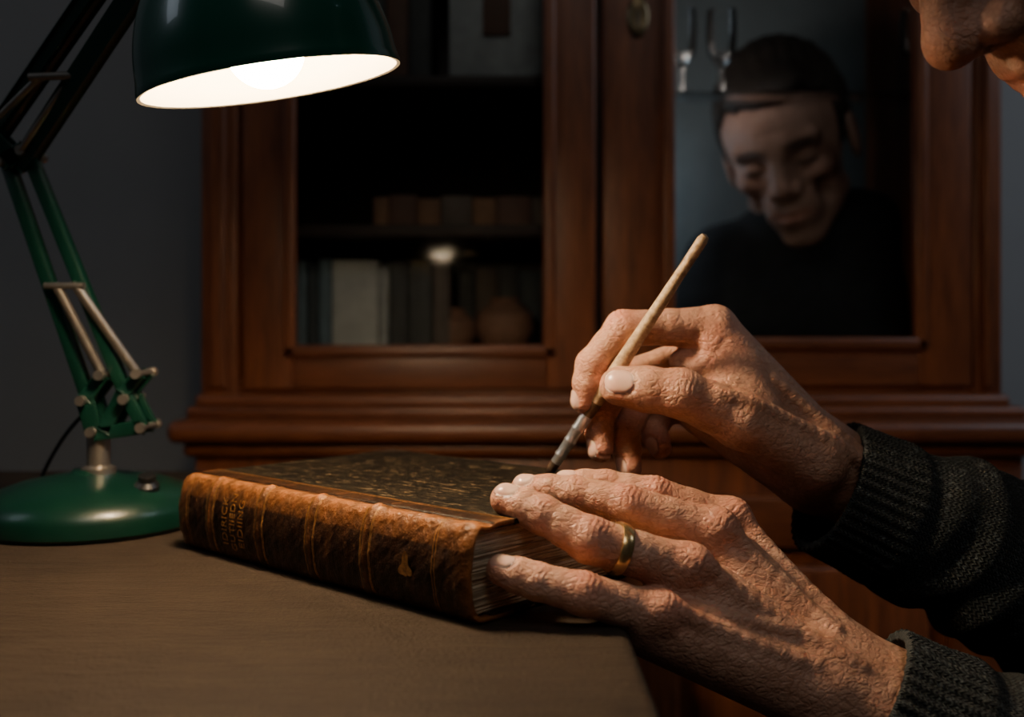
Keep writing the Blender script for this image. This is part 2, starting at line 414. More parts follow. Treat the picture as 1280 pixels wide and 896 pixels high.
# ------------------------------------------------------------------ LEFT HAND (resting on book)
def left_hand():
    S = SDF((-18, 450, -236), (248, 614, -66), .72)
    E = S.new(); nails = []; reds = []
    W = V(160, 509, -172); A = unit((.55,.78,.31)); D = unit((.553,-.28,-.786)); NN = unit((.526,-.603,.585))
    F = {
     'index': ([(118,557,-106),(78,552,-91),(52,556,-86.5),(30,560,-86)], (12.5, 10.4, 8.8, 7.4)),
     'middle': ([(105,532,-107),(60,528,-92.5),(33,534,-87),(7,541,-85.7)], (13, 11, 9.2, 7.7)),
     'ring': ([(86,503,-120),(38,492,-103),(15,499,-92),(-3,506,-85.6)], (13, 11.6, 9.7, 8.0)),
     'little': ([(68,485,-138),(33,472,-124),(12,474,-119),(-5,478,-114.5)], (12, 10.2, 8.8, 7.4))}
    fn = unit((.12,-.5,.86))
    for nme, (p, r) in F.items():
        G = S.new(); finger(S, p, r, G); E = S.smin(E, G, .6)
    G = S.new(); finger(S, [(160,530,-180),(139,572,-155),(118,590,-130),(109,592,-110)], (16, 13, 11, 9), G); E = S.smin(E, G, 2)
    wp = {'index': W+A*17, 'middle': W+A*6, 'ring': W-A*6, 'little': W-A*16}
    for nme in F:
        a = np.array(F[nme][0][0], float)
        S.cap(a-NN*2.5, wp[nme]-NN*1, 12.3, 16, 9)
        S.cap(a-NN*12, wp[nme]-NN*8, 12, 14, 9)
    S.cap(W+A*16-NN*10, (139,572,-155), 15, 11, 9)
    S.cap(np.array(F['little'][0][0])-NN*11+A*3, W-A*14-NN*9, 13, 18, 9)
    S.cap(W-NN*2+A*8, (250,500,-212), 22, 25, 10); S.cap(W-NN*2-A*8, (250,488,-222), 22, 25, 10)
    S.union(E, 5)
    mc = lambda a, t: V(*F[a][0][0])*(1-t)+wp[a]*t
    lines = []
    for nme, (p, r) in F.items():
        pts = [S.snap(mc(nme, t), NN) for t in np.linspace(.0, .85, 10)]
        lines.append((S.smooth_pts(pts), 'tendon'))
    def vp(pts):
        q = []
        for i in range(len(pts)-1):
            for t in np.linspace(0, 1, 6)[:-1]: q.append(V(*pts[i])*(1-t)+V(*pts[i+1])*t)
        q.append(V(*pts[-1])); q = S.smooth_pts(q, 5); return S.smooth_pts([S.snap(x, NN) for x in q], 3)
    veins = [(vp([mc('ring', .12)+A*10, mc('ring', .35)+A*7, mc('ring', .55)+A*6, mc('ring', .72)+A*0, mc('little', 1.05)+A*6]), 2.1),
             (vp([mc('little', .1)+A*10, mc('little', .3)+A*9, mc('ring', .5)-A*8, mc('ring', .66)-A*3]), 1.9),
             (vp([mc('index', .15)-A*10, mc('middle', .35)+A*7, mc('middle', .55)+A*3, mc('middle', .85)-A*3]), 1.9)]
    for nme, (p, r) in F.items():
        k = S.snap(np.array(p[0], float), NN); S.ell(k-NN*6.3, (10.5, 10.5, 9.5), 5)
    for pts, _ in lines:
        n_ = len(pts); S.poly([q-NN*(1.1+1.6*i/n_) for i, q in enumerate(pts)], [3.2-1.4*i/n_ for i in range(n_)], 5)
    for pts, r in veins: S.poly([q-NN*.5*r for q in pts], [r]*len(pts), 3.8)
    for nme, (p, r) in F.items():
        p = [np.array(q, float) for q in p]
        t1 = p[1]-p[0]; t2 = p[2]-p[1]; t3 = p[3]-p[2]
        S.crease(p[1], (t1+t2), fn, 7.0, 2.9, .62, 17)
        S.crease(p[2], (t2+t3), fn, 4.0, 2.3, .48, 12)
        S.crease(p[0], t1+(p[0]-wp[nme]), NN, 7.5, 3.4, .42, 20)
        tt = unit(t3); nd = unit(fn-tt*(fn@tt))
        S.nail(p[3]+tt*1.0+nd*4, t3, fn, 6.8, 5.6 if nme != 'little' else 4.8, nails)
        reds += [(p[3], 10, .6), (p[1]+fn*8, 10, .6), (p[0]+NN*9, 13, .5), (p[2]+fn*6, 7, .35)]
    return S.mesh('left_hand', M['skin'], person, hand_cols(nails, reds)), F
lh, LF = left_hand()

# ------------------------------------------------------------------ RIGHT HAND (holding brush)
def right_hand():
    S = SDF((28, 562, -160), (290, 688, 26), .72)
    E = S.new(); nails = []; reds = []
    W = V(192, 630, -83); A = unit((-.07,-.69,.73)); NN = unit((.53,.48,.5))
    F = {
     'index': ([(124,618,2),(67,605,1),(48,605,-21),(43.5,607,-43)], (13, 10.9, 9.6, 7.9)),
     'middle': ([(123,640,-14),(70,632,-30),(54,619,-54),(54,612,-73)], (12.3, 10.4, 9.2, 7.9)),
     'ring': ([(125,654,-30),(84,642,-42),(70,626,-65),(72,615,-84.5)], (11.6, 10.3, 9, 7.6)),
     'little': ([(128,664,-47),(100,655,-54),(90,640,-64),(93,630,-74)], (10.8, 9.2, 8.2, 7.2))}
    for nme, (p, r) in F.items():
        G = S.new(); finger(S, p, r, G); E = S.smin(E, G, .6)
    T = [(182,606,-78),(134,591,-53),(98,584,-37),(62,588,-33)]
    G = S.new(); finger(S, T, (20, 16.5, 14.2, 10.6), G, 4); S.cap((78,586,-34.5),(65,588.5,-33), 12, 10.8, 4, G); E = S.smin(E, G, .8)
    wp = {'index': W+A*16, 'middle': W+A*6, 'ring': W-A*5, 'little': W-A*15}
    for nme in F:
        a = np.array(F[nme][0][0], float)
        S.cap(a+V(2,0,0), wp[nme], 12, 16, 9)
        S.cap(a-NN*9+V(4,0,-4), wp[nme]-NN*6, 11, 14.5, 9)
    S.cap((182,606,-78), W, 18, 19, 10)
    S.cap((136,596,-46), (120,614,-12), 13, 9, 9)
    S.cap((148,599,-48), (126,620,-6), 13, 11, 9)
    S.cap((128,600,-38), (104,614,-20), 11, 8, 7)
    S.cap(V(128,660,-50)-NN*9, W-A*15-NN*5, 13, 18, 9)
    S.cap(V(120,628,-52), V(180,618,-90), 15, 18, 9)
    S.cap(W+A*8, (300,642,-134), 22, 27, 10); S.cap(W-A*9, (300,642,-150), 22, 27, 10)
    S.union(E, 5)
    S.poly([(128,600,-6),(119,597,-16),(112,600,-28)], [.9, 1.1, .8], 3.5, sub=True)
    S.poly([(112,603,-3),(105,600,-10),(101,606,-20)], [.8, 1.0, .6], 3, sub=True)
    S.poly([(138,598,-8),(131,592,-20),(120,588,-30)], [.6, .9, .6], 3, sub=True)
    S.poly([(150,592,-50),(140,590,-68),(132,600,-80)], [.6, 1.0, .6], 4, sub=True)
    nv_ = (0,-1,.3)
    def vp(pts):
        q = []
        for i in range(len(pts)-1):
            for t in np.linspace(0, 1, 6)[:-1]: q.append(V(*pts[i])*(1-t)+V(*pts[i+1])*t)
        q.append(V(*pts[-1])); q = S.smooth_pts(q, 5); return S.smooth_pts([S.snap(x, nv_) for x in q], 3)
    for pts, r in ((vp([(120,590,-40),(150,600,-52),(182,612,-68),(215,625,-88)]), 2.4), (vp([(158,600,-30),(185,615,-56),(212,622,-80),(245,630,-104)]), 1.9)):
        S.poly([q-unit(nv_)*.55*r for q in pts], [r]*len(pts), 5)
    ty = [np.array(q, float) for q in T]
    S.crease(ty[2], ty[3]-ty[1], (0,-.8,.6), 7.5, 2.9, .48, 20)
    S.crease(ty[1], ty[2]-ty[0], (0,-.9,.4), 9, 4.0, .25, 24)
    S.crease(V(128,605,-20), (1,0,-.6), (0,-1,0), 9, 4, .35, 18)
    tt = unit(ty[3]-ty[2]); dn = unit((-.15,-.93,.33))
    S.nail(ty[3]+V(1,0,0)+dn*6.5, tt, dn, 8.8, 7.2, nails)
    for nme, (p, r) in F.items():
        p = [np.array(q, float) for q in p]; t1 = p[1]-p[0]; t2 = p[2]-p[1]; t3 = p[3]-p[2]
        dn1 = unit(-(unit(p[0]-p[1])+unit(p[2]-p[1])))
        S.crease(p[1], unit(t1)+unit(t2), dn1, 7, 2.8, .6, 16)
        dn2 = unit(V(-1,-.35,.25))
        S.crease(p[2], unit(t2)+unit(t3), dn2, 3.8, 2.3, .45, 13)
        S.crease(p[2], unit(t2)+unit(t3), -dn1+V(.3,-.6,-.3), 2.4, 2.8, .5, 13)
        tt = unit(t3); nd = unit(dn2-tt*(dn2@tt))
        S.nail(p[3]+tt*1+nd*4.3, t3, dn2, 6.8, 5.6, nails)
        reds += [(p[3], 11, .8), (p[1]+dn1*7, 11, .6), (p[2], 10, .4), (p[0]+NN*9, 12, .3)]
    reds += [(ty[3]+V(0,0,-4), 9, .5), (ty[2], 13, .4), ((122,605,-10), 16, .5)]
    return S.mesh('right_hand', M['skin'], person, hand_cols(nails, reds))
right_hand()

# ------------------------------------------------------------------ sleeves
def sleeve(name, pts, rs, lo, hi, seed):
    S = SDF(lo, hi, 1.6)
    pts = [V(*p) for p in pts]; S.poly(pts, rs, 12)
    d = unit(pts[1]-pts[0]); a = unit(np.cross(d, (0,0,1))); c = np.cross(a, d)
    def frame(x, y, z):
        s_ = (x-pts[0][0])*d[0]+(y-pts[0][1])*d[1]+(z-pts[0][2])*d[2]
        u = (x-pts[0][0])*a[0]+(y-pts[0][1])*a[1]+(z-pts[0][2])*a[2]; w = (x-pts[0][0])*c[0]+(y-pts[0][1])*c[1]+(z-pts[0][2])*c[2]
        return s_, np.arctan2(u, w)
    X, Y, Z = S.ax[0][:, None, None], S.ax[1][None, :, None], S.ax[2][None, None, :]
    s_, ang = frame(X, Y, Z); s_ = s_+0*ang
    S.D += (1.1*np.cos(ang*40)*np.clip((48-s_)/10, 0, 1)).astype(np.float32)
    fold = 3.2*np.sin(s_*.10+1.7*np.sin(ang*1.0+seed)+seed)+1.8*np.sin(s_*.21+2.2*np.cos(ang*2+seed))+2*np.sin(ang*3+s_*.04)
    S.D += (fold*np.clip((s_-40)/40, 0, 1)).astype(np.float32)
    S.D += (2.6*np.exp(-((s_-52)/7.0)**2)).astype(np.float32)
    S.D = np.maximum(S.D, (2.0-s_).astype(np.float32))
    inner = S.new(); S.cap(pts[0]-d*30, pts[0]+d*55, rs[0]-5, rs[0]-6, 0, inner); S.D = np.maximum(S.D, -inner)
    def cf(v):
        s1, a1 = frame(v[:, 0], v[:, 1], v[:, 2]); return np.stack([s1/10, a1*4.8+20, s1*0], 1)
    return S.mesh(name, M['knit'], person, cf)
sleeve('right_sleeve', [(196,630,-97),(255,634,-124),(330,642,-158),(438,662,-208)], (43, 47, 58, 62), (150,555,-300), (470,745,-10), 1.0)
sleeve('left_sleeve', [(178,504,-186),(228,494,-212),(310,478,-230),(420,460,-236)], (40, 44, 51, 56), (125,390,-315), (455,570,-120), 2.4)

# ------------------------------------------------------------------ torso, legs
def torso():
    S = SDF((260, 320, -370), (730, 830, 220), 6)
    for q, sh, el in ((-1, (450,385,50), (420,460,-232)), (1, (472,742,55), (438,662,-208))):
        S.cap(sh, el, 62, 55, 20)
    S.cap((450,420,60), (465,710,62), 62, 62, 30)
    S.cap((480,470,30), (490,650,30), 85, 85, 40); S.cap((540,500,-150), (545,620,-150), 100, 100, 60)
    S.cap((480,490,30), (540,500,-150), 85, 100, 40); S.cap((490,640,30), (545,620,-150), 85, 100, 40)
    S.cap((545,500,-150), (600,510,-330), 100, 105, 40); S.cap((545,620,-150), (600,610,-330), 100, 105, 40)
    S.cap((450,560,120), (420,556,150), 58, 52, 20)
    S.D = np.maximum(S.D, (-(S.ax[2][None, None, :]+345)+np.zeros_like(S.D)).astype(np.float32))
    S.mesh('sweater_torso', M['knit_dark'], person)
    S = SDF((40, 380, -900), (740, 740, -250), 6)
    for y in (500, 630):
        S.cap((600,y,-350), (200,y,-360), 92, 66, 25); S.cap((200,y,-365), (230,y,-815), 62, 44, 10)
    S.cap((610,510,-345), (610,610,-345), 100, 100, 30)
    S.D = np.maximum(S.D, (-(S.ax[2][None, None, :]+448)*(S.ax[0][:, None, None] > 300)+np.zeros_like(S.D)-60*(S.ax[0][:, None, None] <= 300)).astype(np.float32))
    S.D = np.maximum(S.D, (-(S.ax[2][None, None, :]+845)+np.zeros_like(S.D)).astype(np.float32))
    S.mesh('trousers', M['trouser'], person)
    S = SDF((20, 430, -900), (330, 700, -760), 4)
    for y in (500, 630):
        S.cap((235,y,-840), (110,y-3,-852), 42, 34, 10)
    S.D = np.maximum(S.D, (-(S.ax[2][None, None, :]+889)+np.zeros_like(S.D)).astype(np.float32))
    S.mesh('shoes', M['shoe'], person)
torso()

# ------------------------------------------------------------------ heads
def head(name, C, pitch, yaw, roll, scale, parent, skin, neck_to, vox=1.6, nose=0):
    """local axes: x forward, y side(left), z up"""
    S = SDF((-125, -98, -140), (130, 98, 135), vox)
    S.ell((-10,0,38), (98,74,88), 4)
    S.ell((30,0,-18), (56,54,72), 22)
    S.ell((20,0,-40), (58,50,50), 18)
    S.ell((70-nose*.4,0,-82), (18,22,16), 20)
    S.cap((20,-48,-52), (66-nose*.4,-16,-84), 12, 11, 18); S.cap((20,48,-52), (66-nose*.4,16,-84), 12, 11, 18)
    for sg in (-1, 1):
        S.ell((57,sg*43,-6), (21,15,14), 16)
        S.ell((66,sg*40,-36), (14,10,16), 14, sub=True)
        S.cap((80,sg*10,32), (72,sg*44,32), 11, 8, 10)
        S.ell((92,sg*30,13), (18,18,12), 9, sub=True)
        S.ell((67,sg*30,11), (15,14,11.5), 3)
        S.cap((81,sg*18,7),(80,sg*42,6), 1.4, 1.1, 1.6, sub=True)
        S.cap((80,sg*20,-3),(74,sg*42,-4), 1.5, 1.0, 4, sub=True)
        S.ell((-8,sg*76,0), (17,7,31), 5); S.ell((-3,sg*84,2), (9,5,20), 4, sub=True)
    o = nose
    S.cap((84,0,26), (101+o,0,-8), 7.0, 9.0, 8); S.ell((101+o,0,-13), (11.5,11.0,9.5), 6)
    S.cap((85,0,0), (88+o*.7,0,-16), 12, 13, 8)
    for sg in (-1, 1):
        S.ell((92+o*.5,sg*13.5,-17), (12,7.5,8.5), 5); S.ell((97+o*.7,sg*7.5,-25), (6.5,4,5), 2, sub=True)
    S.ell((76,0,-47), (18,30,24), 14)
    S.cap((93,-1,-42),(82,-24,-49), 4.4, 2.2, 4); S.cap((93,1,-42),(82,24,-49), 4.4, 2.2, 4)
    S.cap((91,-7,-55),(82,-20,-52), 5.0, 2.6, 4); S.cap((91,7,-55),(82,20,-52), 5.0, 2.6, 4); S.cap((91,-7,-55),(91,7,-55), 5.0, 5.0, 3)
    S.cap((97,-6,-49),(86,-27,-51), 1.5, 1.0, 2.2, sub=True); S.cap((97,6,-49),(86,27,-51), 1.5, 1.0, 2.2, sub=True); S.cap((97,-6,-49),(97,6,-49), 1.5,1.5, 2.2, sub=True)
    S.cap((97,0,-28),(97,0,-36), 2, 2, 3, sub=True)
    for sg in (-1, 1): S.cap((92,sg*22,-20),(82,sg*33,-46), 1.8, 1.6, 5, sub=True)
    for zz in (52, 61): S.cap((86,-22,zz),(86,22,zz), 1.0, 1.0, 4, sub=True)
    S.ell((-8,0,-70), (42,46,60), 14)
    cy, sy = math.cos(yaw), math.sin(yaw)
    h = V(cy, sy, 0); F_ = h*math.cos(pitch)-V(0,0,1)*math.sin(pitch); U = h*math.sin(pitch)+V(0,0,1)*math.cos(pitch); L = np.cross(U, F_)
    U2 = U*math.cos(roll)+L*math.sin(roll); L2 = L*math.cos(roll)-U*math.sin(roll)
    B = np.stack([F_, L2, U2]); C = V(*C)
    warp = lambda v: C+scale*(v@B)
    def cf(v):
        c = np.zeros((len(v), 3), np.float32); x, y, z = v.T
        lip = np.exp(-((z+49)/8.0)**4)*np.exp(-(y/24)**4)*(x > 78); c[:, 1] = np.maximum(.75*lip, .35*np.exp(-(((x-102-o)**2+y**2+(z+13)**2)/15**2)))
        c[:, 1] = np.maximum(c[:, 1], .3*np.exp(-(((x-66)**2+(np.abs(y)-46)**2+(z+12)**2)/24**2)))
        br = np.exp(-((z-30-.12*(28-np.abs(np.abs(y)-28)))/5.2)**4)*np.exp(-((np.abs(y)-29)/19)**4)*(x > 60)
        c[:, 2] = br*.85
        st = (x > 94)*np.exp(-(((np.abs(y)-7.5)/4)**2+((z+25)/4)**2)); c[:, 2] = np.maximum(c[:, 2], .7*st)
        c[:, 2] = np.maximum(c[:, 2], .95*np.exp(-((z-7)/3.0)**2)*np.exp(-((np.abs(y)-30)/13)**4)*(x > 74))
        c[:, 2] = np.maximum(c[:, 2], .22*np.clip((-34-z)/12, 0, 1)*(x > 10)*(1-lip))
        return c
    S.mesh(name+'_face', skin, parent, cf, warp)
    H = SDF((-135, -104, -80), (125, 104, 155), 2)
    H.ell((-13,0,46), (103,80,94), 0)
    X, Y, Z = H.ax[0][:, None, None], H.ax[1][None, :, None], H.ax[2][None, None, :]
    rag = 3*np.sin(Y*.22)+2*np.sin(Y*.61+1)+1.5*np.sin(Y*1.3)
    cut = np.maximum((X-46+.004*Y*Y+0*Z)*.80-(Z-58)*.60+rag, -(Z+4-(X+60)*.42))
    cut = np.minimum(cut, np.maximum(np.maximum(np.abs(X-22+0*Y)-9, -(np.abs(Y)-60)), np.maximum(Z-60, -(Z-2))))
    H.D = np.maximum(H.D, (cut+0*Y).astype(np.float32))
    H.D += (1.6*np.sin(Y*.35+X*.12)*np.sin(X*.2+Z*.05)+1.2*np.sin(Y*.8+Z*.3)*np.sin(X*.5)).astype(np.float32)
    H.ell((56,4,98), (32,46,22), 14)
    H.mesh(name+'_hair', M['hair'], parent, None, warp)
    a = C+scale*(V(-22,0,-45)@B); b_ = V(*neck_to)
    lo = np.minimum(a, b_)-90; hi = np.maximum(a, b_)+90
    K = SDF(lo, hi, 3); K.cap(a, b_, 50*scale, 56*scale, 3)
    K.mesh(name+'_neck', skin, parent)
    return B
pt = math.radians(48); yw = math.radians(180+14)
h = V(math.cos(yw), math.sin(yw), 0); F_ = h*math.cos(pt)-V(0,0,1)*math.sin(pt); U_ = h*math.sin(pt)+V(0,0,1)*math.cos(pt)
sN = 1.18
Cn = V(200, 470, 125)-sN*(122*F_-13*U_)
head('restorer_head', Cn, pt, yw, 0, sN, person, M['skin'], (440,560,120), nose=10)

# ------------------------------------------------------------------ man seen in the cabinet glass
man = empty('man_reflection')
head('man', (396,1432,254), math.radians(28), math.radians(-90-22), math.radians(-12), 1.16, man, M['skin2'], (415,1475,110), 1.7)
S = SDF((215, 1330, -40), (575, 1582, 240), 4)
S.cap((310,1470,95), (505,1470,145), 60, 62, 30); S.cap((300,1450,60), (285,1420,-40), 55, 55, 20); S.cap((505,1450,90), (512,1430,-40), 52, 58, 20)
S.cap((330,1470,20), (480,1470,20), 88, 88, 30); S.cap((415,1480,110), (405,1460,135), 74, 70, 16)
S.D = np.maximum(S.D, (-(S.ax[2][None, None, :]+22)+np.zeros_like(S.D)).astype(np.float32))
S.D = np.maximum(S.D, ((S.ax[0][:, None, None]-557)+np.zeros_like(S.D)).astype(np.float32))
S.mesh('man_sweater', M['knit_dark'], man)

# ------------------------------------------------------------------ wedding ring
a = V(*LF['ring'][0][1]); b_ = V(*LF['ring'][0][0]); c = a*.70+b_*.30; d = unit(b_-a)
g = Geo(); r0 = 11.6
prof = [(r0, -3), (r0+1.2, -2.9), (r0+1.7, -1.6), (r0+1.8, 0), (r0+1.7, 1.6), (r0+1.2, 2.9), (r0, 3), (r0-.3, 0), (r0, -3)]
g.lathe([(p/1000, q/1000) for p, q in prof], M['gold'], mm(c), Vector(d), 72)
g.obj('wedding_ring', angle=60)

# ------------------------------------------------------------------ brush
tip = V(20, 619, -92.6); end = V(111, 573, 54.5); dv = end-tip; Lb = np.linalg.norm(dv); du = dv/Lb
g = Geo(); o = mm(tip); ax = Vector(du)
s = lambda pr: [(p/1000, q/1000) for p, q in pr]
g.lathe(s([(0, .3), (.8, 1.5), (2.0, 5), (2.9, 9), (3.2, 14), (3.0, 17)]), M['bristle'], o, ax, 32)
g.lathe(s([(2.9, 13.5), (3.2, 13.6), (3.3, 18), (3.8, 19), (3.8, 20), (3.4, 21), (3.6, 29), (4.0, 30), (4.0, 31), (3.6, 32), (3.8, 38), (4.2, 39), (4.2, 40), (3.8, 41), (4.0, 49), (3.8, 50)]), M['ferrule'], o, ax, 40)
g.lathe(s([(3.7, 49), (4.1, 52), (4.4, 60)]), M['brush_dark'], o, ax, 40)
g.lathe(s([(4.4, 60), (4.6, 66), (4.7, 80), (4.2, 102), (3.6, 130), (3.2, 155), (3.3, Lb-9), (3.3, Lb-4), (2.4, Lb-1), (0, Lb)]), M['brush'], o, ax, 40)
for i in range(70):
    an = np.random.rand()*6.28; rr = 2.9*np.sqrt(np.random.rand())
    aa = Vector(ax).orthogonal().normalized(); bb = ax.cross(aa); off = aa*math.cos(an)+bb*math.sin(an)
    g.tube([o+ax*.016+off*rr/1000, o+ax*.007+off*rr*.95/1000, o+ax*.0004+off*rr*.45/1000], [.00018, .00015, .00006], M['bristle'], 5)
g.obj('paint_brush')

# ------------------------------------------------------------------ book
A0 = V(-209, 647.4); ua = math.atan2(-.667, .745)
bk = empty('antique_book'); bk.location = (A0[0]/1000, A0[1]/1000, .7505); bk.rotation_euler = (0, 0, ua)
L, Wd, T = .260, .1746, .047
prof = np.array([(24, 47.0), (12, 47.0), (8.5, 46.0), (5.5, 46.2), (2, 47.2), (-1.5, 46.2), (-4, 43), (-6.2, 37), (-7.6, 30), (-8, 23.5), (-7.6, 17), (-6.2, 10), (-4, 4), (-1.5, .9), (2, .1), (12, .0), (24, .0)])
def refine(p, n):
    t = np.arange(len(p)); tt = np.linspace(0, len(p)-1, n)
    q = np.stack([np.interp(tt, t, p[:, 0]), np.interp(tt, t, p[:, 1])], 1)
    for _ in range(3): q[1:-1] = .25*q[:-2]+.5*q[1:-1]+.25*q[2:]
    return q
pr = refine(prof, 90)
tn = np.gradient(pr, axis=0); tn /= np.linalg.norm(tn, axis=1)[:, None]; nr = np.stack([tn[:, 1], -tn[:, 0]], 1)
if nr[45, 0] > 0: nr = -nr
bands = [12, 38, 90, 138, 185, 236]
onsp = np.clip((10-pr[:, 0])/6, 0, 1)
def sweep(g_, us, off, mat, i0=0, i1=90):
    vs = []
    for u in us:
        row = []
        for i in range(i0, i1):
            o_ = off(u, i); q = pr[i]+nr[i]*o_
            row.append(g_.bm.verts.new((u/1000, q[0]/1000, q[1]/1000)))
        vs.append(row)
    k = g_.mi(mat)
    for a_, c_ in zip(vs, vs[1:]):
        for i in range(len(a_)-1):
            f = g_.bm.faces.new((a_[i], a_[i+1], c_[i+1], c_[i])); f.material_index = k
def boff(u, i):
    o_ = 0
    for b1 in bands[1:-1]: o_ += 1.5*math.exp(-((u-b1)/2.4)**2)
    e = min(u+.5, 260.5-u); o_ -= 1.6*math.exp(-e/2.0); o_ += .9*math.exp(-((e-7)/4)**2)
    o_ += .35*math.sin(u*.21+i*.3)*math.sin(i*.17+u*.05)+.2*math.sin(u*.9+i*.7)*math.sin(i*.5)
    return o_*onsp[i]*(.25 if pr[i, 1] < 4 else 1)
g = Geo(); us = np.linspace(-.5, 260.5, 330)
sweep(g, us, boff, M['leather'])
sp = g.obj('spine_leather', bk)
md = sp.modifiers.new('s', 'SOLIDIFY'); md.thickness = .0022; md.offset = -1
me = sp.data; nv = len(me.vertices); co = np.zeros(nv*3); me.vertices.foreach_get('co', co); co = co.reshape(-1, 3)*1000
w = np.exp(-((co[:, 1]-1)/6)**2)*(co[:, 2] > 35)*.9+.75*np.exp(-np.minimum(co[:, 0]+.5, 260.5-co[:, 0])/4)
w += .30*np.exp(-((co[:, 1]-1)/4)**2)*(co[:, 2] < 10)
for b1 in bands[1:-1]: w += .22*np.exp(-((co[:, 0]-b1)/1.8)**2)
w = np.clip(w*(.7+.3*np.sin(co[:, 0]*.4)*np.sin(co[:, 0]*.13+co[:, 2]*.5)), 0, 1)
cl = np.ones((nv, 4), np.float32); cl[:, :3] = w[:, None]
ca = me.color_attributes.new('Col', 'FLOAT_COLOR', 'POINT'); ca.data.foreach_set('color', cl.ravel())
g = Geo()
for b1 in bands:
    for d_ in ((-4.2, -3.4, 3.4, 4.2) if b1 not in (12, 236) else (-.6, 1.2)):
        u0 = b1+d_; sweep(g, [u0-.28, u0, u0+.28], lambda u, i: boff(u, i)+.10, M['gilt'], 12, 78)
for v0 in (20.0, 22.0): g.box(.001, .259, v0/1000, (v0+.5)/1000, .0470, .0472, M['gilt'])
g.obj('gilt_rules', bk)
zs = pr[15:80, 1][::-1]; vv = pr[15:80, 0][::-1]
def lettering(txt, u, size, z0):
    cu = bpy.data.curves.new('t', 'FONT'); cu.body = txt; cu.size = size; cu.align_x = 'CENTER'; cu.align_y = 'CENTER'; cu.extrude = .00008; cu.space_character = 1.08
    o_ = bpy.data.objects.new('t', cu); sc.collection.objects.link(o_)
    dg = bpy.context.evaluated_depsgraph_get(); me_ = bpy.data.meshes.new_from_object(o_.evaluated_get(dg))
    bpy.data.objects.remove(o_)
    for v_ in me_.vertices:
        z = z0+v_.co.x*1000; uu = u-v_.co.y*1000; q = np.interp(z, zs, vv)
        v_.co = Vector((uu/1000, (q-.55-v_.co.z*1000)/1000, z/1000))
    me_.materials.clear(); me_.materials.append(M['gilt']); return me_
for i, (tx, u, sz) in enumerate((('IDIRICK', 55, .0078), ('GUTIIEDN', 63.5, .0072), ('EIDIING', 72, .0078))):
    link(bpy.data.objects.new('spine_lettering_%d' % (i+1), lettering(tx, u, sz, 24)), bk)
g = Geo(); k = g.mi(M['gilt'])
ring_ = []
for j in range(60):
    an = 2*math.pi*j/60; r = 2.4+2.4*abs(math.cos(1.5*an))**3+1.2*math.cos(an)**8
    zz = 22+r*1.3*math.cos(an); uu = 217+r*1.2*math.sin(an); q = np.interp(zz, zs, vv)
    ring_.append(g.bm.verts.new((uu/1000, (q-.75)/1000, zz/1000)))
f = g.bm.faces.new(ring_); f.material_index = k
g.obj('spine_ornament', bk)
g = Geo()
for z0, z1 in ((.0435, .0468), (.0002, .0034)):
    g.box(0, L, .0235, Wd, z0, z1, M['cloth'], .0010, 3)
    g.box(.0002, L-.0002, .009, .0245, z0, z1, M['leather'], .0006, 2)
    for uu, sg in ((0, 1), (L, -1)):
        vs = [(uu, Wd), (uu+sg*.022, Wd), (uu, Wd-.022)]
        top = [g.bm.verts.new((a_-sg*.0003, b_+.0003 if b_ > Wd-.01 else b_, z1+.0003)) for a_, b_ in vs]; bot = [g.bm.verts.new((v_.co.x, v_.co.y, z0-.0002)) for v_ in top]
        i_ = g.mi(M['leather'])
        for fa in (top, bot[::-1]): g.bm.faces.new(fa).material_index = i_
        for q in range(3): g.bm.faces.new((top[q], bot[q], bot[(q+1) % 3], top[(q+1) % 3])).material_index = i_
bo = g.obj('boards', bk, angle=50)
g = Geo(); nz = 60; i_ = g.mi(M['pages']); rows = []
rng = np.random.RandomState(2); jit = rng.randn(nz)*.00022; jit2 = np.repeat(rng.randn(12)*.0005, 5)
for k_ in range(nz):
    z = .0034+(.0435-.0034)*k_/(nz-1); c_ = (k_/(nz-1)-.5)*2
    u0 = .004+jit[k_]+jit2[k_]*.5; u1 = L-.0042+jit[k_]+jit2[k_]; v0 = .001-.004*(1-c_*c_); v1 = Wd-.005-.004*(1-c_*c_)+jit[k_]
    rr = []
    for t in np.linspace(0, 1, 12): rr.append((u0+(u1-u0)*t, v0))
    for t in np.linspace(0, 1, 40)[1:]: rr.append((u1+.0005*math.sin(t*9+k_*.1)*t, v0+(v1-v0)*t))
    for t in np.linspace(0, 1, 12)[1:]: rr.append((u1+(u0-u1)*t, v1))
    for t in np.linspace(0, 1, 40)[1:-1]: rr.append((u0, v1+(v0-v1)*t))
    rows.append([g.bm.verts.new((x, y, z)) for x, y in rr])
for a_, c_ in zip(rows, rows[1:]):
    for j in range(len(a_)): g.bm.faces.new((a_[j], a_[(j+1) % len(a_)], c_[(j+1) % len(a_)], c_[j])).material_index = i_
g.bm.faces.new(rows[0][::-1]); g.bm.faces.new(rows[-1])
g.obj('page_block', bk)

# ------------------------------------------------------------------ desk
g = Geo()
g.box(-1.25, .056, .12, 1.0, .715, .75, M['desk'], .008, 5)
g.box(-1.20, .03, .17, .97, .62, .716, M['deskwood'], .004)
for x in (-1.19, -.04):
    for y in (.18, .90): g.box(x, x+.06, y, y+.06, 0, .63, M['deskwood'], .005)
g.obj('desk')

